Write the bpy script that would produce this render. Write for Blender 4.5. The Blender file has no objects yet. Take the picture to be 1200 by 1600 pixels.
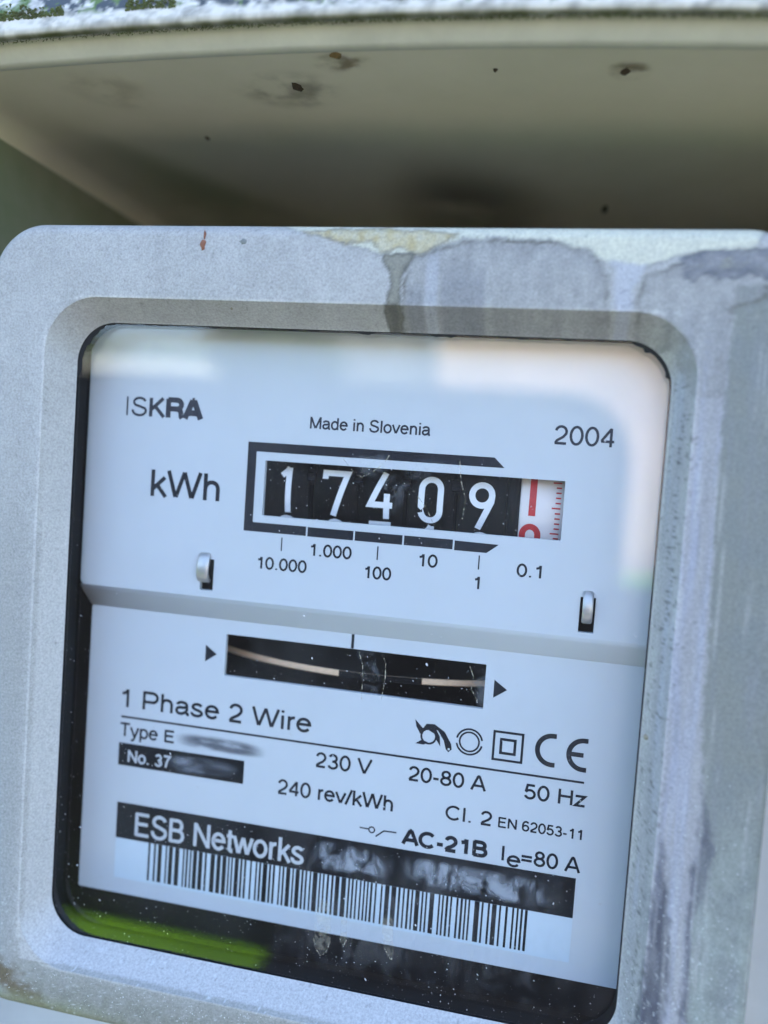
import bpy, bmesh, math, random
import numpy as np
from mathutils import Matrix, Vector

rnd = random.Random(7)
sc = bpy.context.scene
COL = sc.collection
# Working space: millimetres, x right, y up, z out of the meter towards the viewer.
# Blender space: metres, X = x, Y = -z, Z = y.
MM = 0.001
T3 = Matrix(((1, 0, 0), (0, 0, -1), (0, 1, 0)))


def P(x, y, z):
    return (x * MM, -z * MM, y * MM)


# ----------------------------------------------------------------- camera
RC = Matrix(((0.9759593713, -0.0792552322, 0.2030318046),
             (0.0696141755, 0.9961001832, 0.0542060116),
             (-0.2065361278, -0.0387689733, 0.9776705962)))
cam = bpy.data.cameras.new("camera")
cam_o = bpy.data.objects.new("camera", cam)
COL.objects.link(cam_o)
M = (T3 @ RC).to_4x4()
M.translation = Vector(P(0, 0, 130))
cam_o.matrix_world = M
cam.sensor_fit = 'VERTICAL'
cam.sensor_height = 7.2
cam.sensor_width = 5.4
cam.lens = 5.625
cam.clip_start = 0.002
cam.clip_end = 500
cam.dof.use_dof = True
cam.dof.focus_distance = 0.130
cam.dof.aperture_fstop = 1.5
sc.camera = cam_o

# ------------------------------------------------------------ sky and sun
SUN_EL, SUN_AZ = math.radians(56), math.radians(12)
w = bpy.data.worlds.new("World")
sc.world = w
w.use_nodes = True
nt = w.node_tree
sky = nt.nodes.new("ShaderNodeTexSky")
sky.sky_type = 'NISHITA'
sky.sun_disc = False
sky.sun_elevation = SUN_EL
sky.sun_rotation = SUN_AZ
sky.dust_density = 1.2
sky.ozone_density = 1.6
sky.air_density = 1.0
nt.links.new(sky.outputs[0], nt.nodes["Background"].inputs[0])
nt.nodes["Background"].inputs[1].default_value = 0.15
sl = bpy.data.lights.new("sun", 'SUN')
sl.energy = 3.2
sl.angle = math.radians(0.5)
sl.color = (1, .95, .88)
so = bpy.data.objects.new("sun", sl)
COL.objects.link(so)
sd = Vector((math.sin(SUN_AZ) * math.cos(SUN_EL), math.cos(SUN_AZ) * math.cos(SUN_EL), math.sin(SUN_EL)))
so.rotation_euler = (-sd).to_track_quat('-Z', 'Y').to_euler()
sc.view_settings.view_transform = 'Standard'
sc.view_settings.look = 'None'
sc.view_settings.gamma = 1
sc.view_settings.exposure = 2.68
sc.cycles.use_denoising = True
sc.cycles.max_bounces = 10
sc.cycles.transparent_max_bounces = 24


# --------------------------------------------------------------- helpers
def thing(name, label, cat, loc, group=None):
    o = bpy.data.objects.new(name, None)
    COL.objects.link(o)
    o.location = P(*loc)
    o.empty_display_size = .02
    o["label"] = label
    o["category"] = cat
    if group:
        o["group"] = group
    return o


def link(name, me, mat, parent=None, kind=None, label=None, smooth=False):
    o = bpy.data.objects.new(name, me)
    COL.objects.link(o)
    if mat and not me.materials:
        me.materials.append(mat)
    if parent is not None:
        o.parent = parent
        chain = Vector((0, 0, 0))
        q = parent
        while q is not None:
            chain += q.location
            q = q.parent
        o.location = -chain
    if kind:
        o["kind"] = kind
    if label:
        o["label"] = label
    if smooth:
        for p in me.polygons:
            p.use_smooth = True
    return o


def mesh(name, verts, faces):
    me = bpy.data.meshes.new(name)
    me.from_pydata([P(*v) for v in verts], [], faces)
    me.update()
    return me


class MB:
    def __init__(s):
        s.v, s.f = [], []

    def add(s, v, f):
        n = len(s.v)
        s.v += v
        s.f += [tuple(i + n for i in q) for q in f]

    def box(s, x0, x1, y0, y1, z0, z1):
        v = [(x, y, z) for z in (z0, z1) for y in (y0, y1) for x in (x0, x1)]
        s.add(v, [(0, 2, 3, 1), (4, 5, 7, 6), (0, 1, 5, 4), (2, 6, 7, 3), (0, 4, 6, 2), (1, 3, 7, 5)])

    def poly(s, pts, z):
        s.add([(x, y, z) for x, y in pts], [tuple(range(len(pts)))])

    def build(s, name, mat, parent=None, **k):
        return link(name, mesh(name, s.v, s.f), mat, parent, **k)


def bevel_mesh(me, width, seg=2, angle=30):
    bm = bmesh.new()
    bm.from_mesh(me)
    bmesh.ops.remove_doubles(bm, verts=bm.verts, dist=1e-7)
    bmesh.ops.recalc_face_normals(bm, faces=bm.faces)
    ed = [e for e in bm.edges if len(e.link_faces) == 2 and e.calc_face_angle(0) > math.radians(angle)]
    bmesh.ops.bevel(bm, geom=ed, offset=width * MM, segments=seg, affect='EDGES', profile=.5, clamp_overlap=True)
    for f in bm.faces:
        f.smooth = True
    bm.to_mesh(me)
    bm.free()


def fix_normals(me):
    bm = bmesh.new()
    bm.from_mesh(me)
    bmesh.ops.recalc_face_normals(bm, faces=bm.faces)
    bm.to_mesh(me)
    bm.free()


def rrect(x0, x1, y0, y1, r, ns=2, nc=10):
    """closed outline, anticlockwise, ns points per side, nc per corner"""
    pts = []
    cs = [(x1 - r, y0 + r, -90), (x1 - r, y1 - r, 0), (x0 + r, y1 - r, 90), (x0 + r, y0 + r, 180)]
    for i, (cx, cy, a0) in enumerate(cs):
        arc = [(cx + r * math.cos(math.radians(a0 + 90 * k / nc)), cy + r * math.sin(math.radians(a0 + 90 * k / nc))) for k in range(nc + 1)]
        pts += arc
        nx, ny, na = cs[(i + 1) % 4]
        e = (nx + r * math.cos(math.radians(na)), ny + r * math.sin(math.radians(na)))
        a = arc[-1]
        for k in range(1, ns):
            t = k / ns
            pts.append((a[0] + (e[0] - a[0]) * t, a[1] + (e[1] - a[1]) * t))
    return pts


def curve_plate(name, outlines, z0, z1):
    """flat plate with holes between z0 and z1"""
    cu = bpy.data.curves.new(name, 'CURVE')
    cu.dimensions = '2D'
    cu.fill_mode = 'BOTH'
    cu.extrude = (z1 - z0) / 2 * MM
    for pts in outlines:
        s = cu.splines.new('POLY')
        s.points.add(len(pts) - 1)
        for i, (x, y) in enumerate(pts):
            s.points[i].co = (x * MM, y * MM, 0, 1)
        s.use_cyclic_u = True
    o = bpy.data.objects.new(name, cu)
    COL.objects.link(o)
    me = bpy.data.meshes.new_from_object(o.evaluated_get(bpy.context.evaluated_depsgraph_get()))
    bpy.data.objects.remove(o)
    bpy.data.curves.remove(cu)
    me.transform(Matrix.Translation((0, 0, (z0 + z1) / 2 * MM)))
    me.transform(T3.to_4x4())
    me.name = name
    me.polygons.foreach_set("use_smooth", [False] * len(me.polygons))
    return me


# ------------------------------------------------------------- materials
def srgb(r, g, b):
    f = lambda c: (c / 255 / 12.92 if c / 255 <= .04045 else ((c / 255 + .055) / 1.055) ** 2.4)
    return (f(r), f(g), f(b))


def mat(name, col, rough=.5, metal=0, noise=None, bump=None, spec=.5, col2=None):
    """principled with optional colour mottling noise=(scale, amount) and bump=(scale, strength, distance mm)"""
    m = bpy.data.materials.new(name)
    m.use_nodes = True
    n = m.node_tree.nodes
    l = m.node_tree.links
    b = n["Principled BSDF"]
    b.inputs["Base Color"].default_value = (*col, 1)
    b.inputs["Roughness"].default_value = rough
    b.inputs["Metallic"].default_value = metal
    b.inputs["Specular IOR Level"].default_value = spec
    tc = n.new("ShaderNodeTexCoord")
    if noise:
        t = n.new("ShaderNodeTexNoise")
        t.inputs["Scale"].default_value = noise[0]
        t.inputs["Detail"].default_value = 6
        t.inputs["Roughness"].default_value = .65
        l.new(tc.outputs["Object"], t.inputs["Vector"])
        r = n.new("ShaderNodeMapRange")
        r.inputs[1].default_value = .3
        r.inputs[2].default_value = .7
        l.new(t.outputs["Fac"], r.inputs[0])
        mx = n.new("ShaderNodeMix")
        mx.data_type = 'RGBA'
        c2 = col2 or tuple(c * (1 - noise[1]) for c in col)
        mx.inputs[6].default_value = (*c2, 1)
        mx.inputs[7].default_value = (*col, 1)
        l.new(r.outputs[0], mx.inputs[0])
        l.new(mx.outputs[2], b.inputs["Base Color"])
    if bump:
        t = n.new("ShaderNodeTexNoise")
        t.inputs["Scale"].default_value = bump[0]
        t.inputs["Detail"].default_value = 4
        l.new(tc.outputs["Object"], t.inputs["Vector"])
        bp = n.new("ShaderNodeBump")
        bp.inputs["Strength"].default_value = bump[1]
        bp.inputs["Distance"].default_value = bump[2] * MM
        l.new(t.outputs["Fac"], bp.inputs["Height"])
        l.new(bp.outputs[0], b.inputs["Normal"])
    return m


def attr_mat(name, rough=.6, grain=(2600, .22), bump=(3200, .5, .06), speck=0.0):
    """base colour from the vertex colour layer 'stain', with fine grain on it"""
    m = mat(name, (.5, .5, .5), rough, bump=bump)
    n = m.node_tree.nodes
    l = m.node_tree.links
    a = n.new("ShaderNodeVertexColor")
    a.layer_name = "stain"
    tc = n.new("ShaderNodeTexCoord")
    t = n.new("ShaderNodeTexNoise")
    t.inputs["Scale"].default_value = grain[0]
    t.inputs["Detail"].default_value = 3
    t.inputs["Roughness"].default_value = .7
    l.new(tc.outputs["Object"], t.inputs["Vector"])
    r = n.new("ShaderNodeMapRange")
    r.inputs[1].default_value = .3
    r.inputs[2].default_value = .7
    r.inputs[3].default_value = 1 - grain[1]
    r.inputs[4].default_value = 1 + grain[1]
    l.new(t.outputs["Fac"], r.inputs[0])
    mx = n.new("ShaderNodeMix")
    mx.data_type = 'RGBA'
    mx.blend_type = 'MULTIPLY'
    mx.inputs[0].default_value = 1
    l.new(a.outputs[0], mx.inputs[6])
    l.new(r.outputs[0], mx.inputs[7])
    l.new(mx.outputs[2], n["Principled BSDF"].inputs["Base Color"])
    return m


def decal_mat(name, col, alpha=.6, scale=1200, edge=.25, stretch=(1, 1, 1), lo=.4, hi=.65, rough=.6, distort=0.0, spec=.3):
    """thin residue: opaque where a noise says so, fading out towards the rim of its own patch"""
    m = mat(name, col, rough, spec=spec)
    n = m.node_tree.nodes
    l = m.node_tree.links
    tc = n.new("ShaderNodeTexCoord")
    mp = n.new("ShaderNodeMapping")
    mp.inputs["Scale"].default_value = stretch
    l.new(tc.outputs["Object"], mp.inputs["Vector"])
    t = n.new("ShaderNodeTexNoise")
    t.inputs["Scale"].default_value = scale
    t.inputs["Detail"].default_value = 5
    t.inputs["Distortion"].default_value = distort
    l.new(mp.outputs[0], t.inputs["Vector"])
    r = n.new("ShaderNodeMapRange")
    r.interpolation_type = 'SMOOTHSTEP'
    r.inputs[1].default_value = lo
    r.inputs[2].default_value = hi
    l.new(t.outputs["Fac"], r.inputs[0])
    fac = r.outputs[0]
    a = n.new("ShaderNodeAttribute")
    a.attribute_name = "rim"
    r2 = n.new("ShaderNodeMapRange")
    r2.interpolation_type = 'SMOOTHSTEP'
    r2.inputs[1].default_value = 0
    r2.inputs[2].default_value = max(edge, 1e-3)
    l.new(a.outputs["Fac"], r2.inputs[0])
    mu = n.new("ShaderNodeMath")
    mu.operation = 'MULTIPLY'
    l.new(fac, mu.inputs[0])
    l.new(r2.outputs[0], mu.inputs[1])
    mv = n.new("ShaderNodeMath")
    mv.operation = 'MULTIPLY'
    mv.inputs[1].default_value = alpha
    l.new(mu.outputs[0], mv.inputs[0])
    l.new(mv.outputs[0], n["Principled BSDF"].inputs["Alpha"])
    return m


def patch(name, pts, z, m, parent, n=26, **k):
    """a patch of residue bounded by pts; vertex layer 'rim' is 0 on the outline, 1 deep inside"""
    xs = [p[0] for p in pts]
    ys = [p[1] for p in pts]
    cx, cy = sum(xs) / len(xs), sum(ys) / len(ys)
    dense = []
    for i in range(len(pts)):
        a, b = pts[i], pts[(i + 1) % len(pts)]
        for q in range(4):
            dense.append((a[0] + (b[0] - a[0]) * q / 4, a[1] + (b[1] - a[1]) * q / 4))
    for _ in range(3):
        dense = [((dense[i - 1][0] + 2 * dense[i][0] + dense[(i + 1) % len(dense)][0]) / 4,
                  (dense[i - 1][1] + 2 * dense[i][1] + dense[(i + 1) % len(dense)][1]) / 4) for i in range(len(dense))]
    N = len(dense)
    R = [1, .9, .75, .5, .2]
    v = [(cx + (x - cx) * r, cy + (y - cy) * r, z) for r in R for x, y in dense] + [(cx, cy, z)]
    f = []
    for j in range(len(R) - 1):
        for i in range(N):
            f.append((j * N + i, j * N + (i + 1) % N, (j + 1) * N + (i + 1) % N, (j + 1) * N + i))
    for i in range(N):
        f.append(((len(R) - 1) * N + i, (len(R) - 1) * N + (i + 1) % N, len(R) * N))
    me = mesh(name, v, f)
    at = me.attributes.new("rim", 'FLOAT', 'POINT')
    at.data.foreach_set("value", [1 - r for r in R for _ in dense] + [1.0])
    return link(name, me, m, parent, **k)


M_PLATE = mat("printed plate white", (.60, .64, .675), .35, noise=(60, .04), bump=(900, .05, .02))
M_INK = mat("dark print ink", (.016, .019, .028), .6, spec=.15, noise=(900, .35))
M_INKG = mat("grey print ink", (.045, .05, .068), .6, spec=.15, noise=(900, .3))
M_BLACK = mat("black moulded plastic", (.004, .004, .005), .7, spec=.2)
M_DRUM = mat("black register drum", (.004, .004, .005), .55, spec=.12, noise=(500, .5), bump=(600, .3, .05))
M_WHITE = mat("white digit paint", (.80, .82, .85), .45, noise=(900, .08))
M_DRUMW = mat("white register drum", (.84, .77, .76), .45, noise=(300, .06))
M_RED = mat("red digit paint", (.62, .035, .04), .45, noise=(800, .2))
M_RIM = mat("brushed aluminium rim", (.96, .66, .43), .35, metal=0, noise=(1500, .2))
M_DISC = mat("dark disc face", (.015, .015, .016), .5, spec=.2)  # aluminium face darkened: the unlit inside is put into its colour
M_TAB = mat("dull tin tab", (.56, .55, .53), .38, metal=.65, noise=(400, .12))
M_LABEL = mat("sticker paper", (.60, .70, .78), .4, noise=(200, .04))
M_STRIP = mat("sticker black", (.008, .010, .014), .6, spec=.12, noise=(900, .3))
M_STLET = mat("sticker light lettering", (.60, .63, .66), .5, noise=(900, .2))
M_GRIME = mat("dark grime", (.012, .012, .013), .8)
M_HOUS = attr_mat("weathered grey housing")
M_TERM = mat("pale grey terminal cover", (.50, .53, .54), .5, noise=(60, .15), bump=(1500, .2, .05))
M_BOX = mat("cream box plastic", (.72, .64, .50), .5, noise=(11, .3), bump=(500, .15, .1), col2=(.55, .50, .36))
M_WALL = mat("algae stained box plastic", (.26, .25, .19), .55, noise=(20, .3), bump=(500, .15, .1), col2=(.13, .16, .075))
M_LIP = mat("cream box lip", (.60, .57, .46), .45, noise=(70, .25), bump=(800, .2, .1))


# ------------------------------------------------------- stroke lettering
def arc(cx, cy, rx, ry, a0, a1, n=None):
    n = n or max(3, int(abs(a1 - a0) / 14))
    return [(cx + rx * math.cos(math.radians(a0 + (a1 - a0) * i / n)), cy + ry * math.sin(math.radians(a0 + (a1 - a0) * i / n))) for i in range(n + 1)]


b_, t_, x_ = .055, .945, .68
# glyph: (advance, [strokes]) in cap heights; a stroke is a list of centre-line points
GL = {
    'A': (.93, [[(.05, 0), (.43, .97)], [(.88, 0), (.50, .97)], [(.20, .31), (.73, .31)], [(.40, .955), (.53, .955)]]),
    'B': (.93, [[(.155, 0), (.155, 1)], [(.13, t_), (.50, t_)] + arc(.52, .735, .21, .21, 85, -85) + [(.13, .525)],
                [(.48, .525)] + arc(.55, .29, .25, .235, 85, -90) + [(.13, b_)]]),
    'C': (1.0, [arc(.52, .5, .42, .455, 42, 318, 22)]),
    'E': (.93, [[(.155, 0), (.155, 1)], [(.13, t_), (.82, t_)], [(.13, .53), (.77, .53)], [(.13, b_), (.84, b_)]]),
    'H': (1.0, [[(.155, 0), (.155, 1)], [(.85, 0), (.85, 1)], [(.13, .54), (.87, .54)]]),
    'I': (.387, [[(.193, 0), (.193, 1)]]),
    'K': (.93, [[(.155, 0), (.155, 1)], [(.80, 1), (.17, .37)], [(.37, .57), (.86, 0)]]),
    'M': (1.16, [[(.15, 0), (.15, 1)], [(1.01, 0), (1.01, 1)], [(.16, .97), (.56, .06)], [(1.0, .97), (.60, .06)]]),
    'N': (1.0, [[(.15, 0), (.15, 1)], [(.85, 0), (.85, 1)], [(.16, .97), (.84, .03)]]),
    'P': (.93, [[(.155, 0), (.155, 1)], [(.13, t_), (.55, t_)] + arc(.58, .69, .25, .255, 85, -85) + [(.13, .435)]]),
    'R': (1.0, [[(.155, 0), (.155, 1)], [(.13, t_), (.58, t_)] + arc(.60, .71, .24, .235, 85, -85) + [(.13, .475)],
                [(.60, .47)] + arc(.62, .30, .20, .16, 80, 5) + [(.84, .10), (.90, 0)]]),
    'S': (.93, [arc(.47, .735, .31, .225, 15, 200, 16) + [(.25, .58), (.50, .51), (.68, .44)] + arc(.46, .285, .35, .245, 35, -190, 18)]),
    'T': (.85, [[(.425, 0), (.425, .95)], [(.04, t_), (.81, t_)]]),
    'V': (.93, [[(.05, 1), (.46, .03)], [(.88, 1), (.47, .03)]]),
    'W': (1.315, [[(.05, 1), (.34, .03)], [(.36, .03), (.655, .97)], [(.66, .97), (.95, .03)], [(.97, .03), (1.265, 1)]]),
    'a': (.775, [arc(.36, .50, .245, .19, 165, 60, 8) + arc(.40, .49, .215, .20, 60, 0, 6) + [(.615, .12), (.66, .05), (.74, .055)],
                 [(.60, .44), (.40, .40)] + arc(.31, .235, .205, .175, 100, 300, 14) + [(.53, .15), (.61, .26)]]),
    'd': (.775, [[(.625, 0), (.625, 1)], arc(.365, .365, .27, .315, 0, 360, 24)]),
    'e': (.775, [[(.11, .40), (.66, .40)] + arc(.385, .37, .285, .315, 6, 325, 24)]),
    'h': (.775, [[(.15, 0), (.15, 1)], [(.15, .40)] + arc(.39, .44, .235, .24, 165, 0, 10) + [(.625, 0)]]),
    'i': (.31, [[(.155, 0), (.155, .73)], [(.155, .87), (.155, 1)]]),
    'k': (.696, [[(.145, 0), (.145, 1)], [(.61, .73), (.16, .28)], [(.32, .43), (.66, 0)]]),
    'l': (.31, [[(.155, 0), (.155, 1)]]),
    'n': (.775, [[(.15, 0), (.15, .73)], [(.15, .40)] + arc(.39, .44, .235, .24, 165, 0, 10) + [(.625, 0)]]),
    'o': (.775, [arc(.387, .365, .29, .32, 0, 360, 26)]),
    'p': (.775, [[(.15, -.28), (.15, .73)], arc(.41, .365, .27, .315, 0, 360, 24)]),
    'r': (.464, [[(.15, 0), (.15, .73)], [(.15, .36)] + arc(.38, .44, .23, .235, 170, 80, 7)]),
    's': (.696, [arc(.35, .53, .22, .155, 20, 200, 14) + [(.24, .41), (.36, .37), (.47, .33)] + arc(.34, .20, .245, .15, 40, -195, 16)]),
    't': (.387, [[(.19, .93), (.19, .15)] + arc(.29, .15, .10, .10, 180, 270, 5) + [(.36, .05)], [(.03, .68), (.36, .68)]]),
    'v': (.696, [[(.04, .73), (.34, .03)], [(.65, .73), (.36, .03)]]),
    'w': (1.0, [[(.04, .73), (.27, .03)], [(.28, .03), (.50, .70)], [(.50, .70), (.72, .03)], [(.73, .03), (.96, .73)]]),
    'y': (.696, [[(.04, .73), (.36, .03)], [(.65, .73), (.33, -.10), (.26, -.21), (.18, -.235), (.09, -.225)]]),
    'z': (.696, [[(.07, .675), (.60, .675), (.09, .055), (.63, .055)]]),
    '0': (.775, [arc(.387, .5, .285, .455, 0, 360, 28)]),
    '1': (.775, [[(.48, 0), (.48, .99)], [(.19, .745), (.34, .775), (.43, .86), (.46, .98)]]),
    '2': (.775, [arc(.385, .67, .265, .27, 170, -25, 14) + [(.50, .40), (.20, .20), (.115, .055)], [(.09, .055), (.67, .055)]]),
    '3': (.775, [arc(.375, .72, .235, .22, 160, -75, 14) + [(.33, .51)], [(.33, .515)] + arc(.38, .28, .275, .23, 75, -165, 16)]),
    '4': (.775, [[(.545, 0), (.545, .97)], [(.545, .96), (.085, .30)], [(.06, .28), (.71, .28)]]),
    '5': (.775, [[(.64, .93), (.22, .93), (.13, .46)], [(.13, .46)] + arc(.375, .325, .28, .275, 135, -160, 20)]),
    '6': (.775, [arc(.39, .31, .27, .26, 0, 360, 22), [(.12, .33)] + arc(.41, .55, .29, .395, 175, 40, 12)]),
    '8': (.775, [arc(.387, .735, .225, .21, 0, 360, 20), arc(.387, .285, .28, .235, 0, 360, 22)]),
    '9': (.775, [arc(.375, .67, .26, .27, 0, 360, 22), [(.635, .65)] + arc(.36, .45, .285, .395, 0, -140, 12)]),
    '.': (.387, [[(.193, 0), (.193, .13)]]),
    '-': (.464, [[(.06, .355), (.40, .355)]]),
    '/': (.387, [[(.0, -.02), (.38, 1.0)]]),
    '=': (.813, [[(.08, .52), (.73, .52)], [(.08, .26), (.73, .26)]]),
    ' ': (.387, []),
}
GL['7'] = (.775, [[(.09, .94), (.66, .94), (.50, .70), (.37, .40), (.30, 0)]])


def ribbon(pts, wd):
    """a flat stroke of width wd along pts, mitred; returns vertex and face lists in 2-D"""
    closed = len(pts) > 3 and abs(pts[0][0] - pts[-1][0]) < 1e-6 and abs(pts[0][1] - pts[-1][1]) < 1e-6
    p = pts[:-1] if closed else pts
    n = len(p)
    v = []
    for i in range(n):
        a = p[i - 1] if (closed or i > 0) else None
        c = p[(i + 1) % n] if (closed or i < n - 1) else None
        d1 = d2 = None
        if a is not None:
            d1 = (p[i][0] - a[0], p[i][1] - a[1])
            L = math.hypot(*d1) or 1
            d1 = (d1[0] / L, d1[1] / L)
        if c is not None:
            d2 = (c[0] - p[i][0], c[1] - p[i][1])
            L = math.hypot(*d2) or 1
            d2 = (d2[0] / L, d2[1] / L)
        d1 = d1 or d2
        d2 = d2 or d1
        nx, ny = -(d1[1] + d2[1]), d1[0] + d2[0]
        L = math.hypot(nx, ny) or 1
        nx, ny = nx / L, ny / L
        k = max(.35, nx * -d1[1] + ny * d1[0])
        h = wd / 2 / k
        v += [(p[i][0] + nx * h, p[i][1] + ny * h), (p[i][0] - nx * h, p[i][1] - ny * h)]
    f = []
    for i in range(n if closed else n - 1):
        j = (i + 1) % n
        f.append((2 * i, 2 * i + 1, 2 * j + 1, 2 * j))
    return v, f


def lettering(s, x0, x1, base, cap, z, m, parent, wd=.13, name="lettering", weights=None, dx=0.0, **k):
    """the words s from x0 to x1 on a baseline, as thin print lying on the plate"""
    total = sum(GL[c][0] for c in s)
    lsb = .1 if s[0] not in 'AVWTy' else .04
    sx = (x1 - x0) / ((total - 2 * lsb) * cap)
    mb = MB()
    x = -lsb
    q = 0
    for i, c in enumerate(s):
        adv, st = GL[c]
        ww = weights[i] if weights else wd
        for line in st:
            pts = [(x0 + (x + px) * cap * sx, base + py * cap) for px, py in line]
            v, f = ribbon(pts, ww * cap * 1.28)
            mb.add([(a, b, z + .002 * q) for a, b in v], f)
            q = (q + 1) % 6
        x += adv
    return mb.build(name, m, parent, **k)


# ============================================================ setting
GROUND = -1300
mb = MB()
mb.box(-9000, 9000, GROUND - 60, GROUND, -12000, 12000)
lawn = mb.build("lawn", mat("grass", (.24, .55, .02), .8, noise=(3, .35)), None, kind="structure")
mb = MB()
mb.box(-640, 9000, GROUND + .5, GROUND + 4, 1640.5, 11000)
added_path = mb.build("added_path", mat("tarmac", (.018, .019, .024), .85, noise=(9, .4), bump=(200, .5, 3)), None, kind="structure")  # added dark ground, keeps this side of the window reflection dark

mb = MB()
mb.box(-3500, 3500, GROUND + .5, GROUND + 8, 12, 1640)
mb.build("bounce_patio", mat("pale concrete", (.25, .225, .19), .85, noise=(5, .25), bump=(150, .4, 3)), None, kind="structure")  # added pale ground, bounces light up into the box

# ------------------------------------------------ electricity meter: housing
meter = thing("electricity_meter", "weathered grey electricity meter with clear window, black number drums and white rating plate", "electricity meter", (-30, -97, -20))

rs = np.random.RandomState(3)
LAT = rs.rand(256, 256)


def vnoise(x, y):
    xi, yi = np.floor(x).astype(int), np.floor(y).astype(int)
    fx, fy = x - xi, y - yi
    fx, fy = fx * fx * (3 - 2 * fx), fy * fy * (3 - 2 * fy)
    g = lambda a, b: LAT[a % 256, b % 256]
    return (g(xi, yi) * (1 - fx) + g(xi + 1, yi) * fx) * (1 - fy) + (g(xi, yi + 1) * (1 - fx) + g(xi + 1, yi + 1) * fx) * fy


def fbm(x, y, o=4):
    s, a, t = 0, .5, 0
    for i in range(o):
        s = s + a * vnoise(x + 17.3 * i, y + 9.1 * i)
        t += a
        a *= .55
        x, y = x * 2.03, y * 2.03
    return s / t


def sdf(px, py, poly):
    """signed distance, negative inside"""
    d = np.full(px.shape, 1e9)
    ins = np.zeros(px.shape, bool)
    n = len(poly)
    for i in range(n):
        ax, ay = poly[i]
        bx, by = poly[(i + 1) % n]
        ex, ey = bx - ax, by - ay
        t = np.clip(((px - ax) * ex + (py - ay) * ey) / (ex * ex + ey * ey + 1e-9), 0, 1)
        d = np.minimum(d, np.hypot(px - ax - ex * t, py - ay - ey * t))
        c = ((ay > py) != (by > py)) & (px < (bx - ax) * (py - ay) / (by - ay + 1e-12) + ax)
        ins ^= c
    return np.where(ins, -d, d)


# water marks and run-off streaks on the housing, outlines in mm
ST = dict(
    cream=[(-45.5, 37.2), (-39.7, 35.1), (-33.6, 33.8), (-31.0, 32.7), (-27.5, 32.0), (-22.6, 32.2), (-18.8, 33.6), (-15.1, 34.6), (-8.6, 34.8), (-2.2, 34.3), (2.8, 33.1), (5.6, 30.9), (6.8, 27.8), (8.5, 27.8), (9.6, 30.1), (12.1, 31.6), (15.4, 32.6), (18.7, 33.1), (24.5, 33.8), (27, 38.0), (-8.8, 38.6)],
    yellow=[(-40.8, 35.3), (-33.5, 33.6), (-29.6, 33.9), (-27.8, 32.4), (-25.1, 33.0), (-22.6, 32.1), (-18.9, 33.8), (-16.6, 35.1), (-27.7, 36.0)],
    grey=[(-18.8, 33.3), (-14.2, 34.2), (-8.6, 34.4), (-1.3, 34.0), (2.9, 32.7), (5.3, 29.6), (6.4, 19.5), (-24.7, 19.4), (-24.0, 28.1), (-23.5, 31.4)],
    grey2=[(10.3, 19.6), (9.5, 26.1), (10.5, 29.7), (14.7, 31.3), (19.0, 30.3), (26.4, 30.8), (26.8, 26.5), (22.3, 25.5), (22.2, 13.2), (18.4, 13.0), (15.5, 19.8)],
    blob=[(14.8, 32.0), (17.1, 32.8), (20.4, 33.3), (26.1, 33.8), (34, 34), (34, 29.5), (26.5, 29.4), (24.0, 30.4), (22.4, 29.2), (19.9, 29.5), (18.6, 30.3), (17.0, 28.9), (15.5, 29.8)],
    drip1=[(-27.5, 32.0), (-22.8, 32.1), (-24.3, 29.5), (-24.7, 26.2), (-24.2, 19.4), (-27.2, 19.3), (-26.5, 26.1), (-26.3, 29.0)],
    drip2=[(5.1, 31.8), (10.4, 31.0), (9.0, 27.8), (8.8, 24.7), (9.1, 19.6), (6.7, 19.5), (6.7, 26.0), (6.2, 29.6)],
    greenR=[(22.5, 28.6), (22.5, 18.5), (22.4, 0.7), (22.8, -11.8), (23.3, -20.9), (23.3, -34.7), (25.0, -48.4), (24.5, -57.9), (24.7, -65.4), (24.9, -108), (40, -108), (40, 29.0)],
    dark=[(19.3, -50.0), (21.3, -61.3), (22.3, -67.8), (21.9, -100), (17.2, -100), (18.3, -68.6), (18.7, -58.9)],
    dark2=[(24.1, -41.8), (26.0, -51.0), (25.3, -57.7), (24.4, -62.6), (25.3, -100), (24.0, -100), (23.6, -62.8), (23.6, -53.3)],
)


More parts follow.
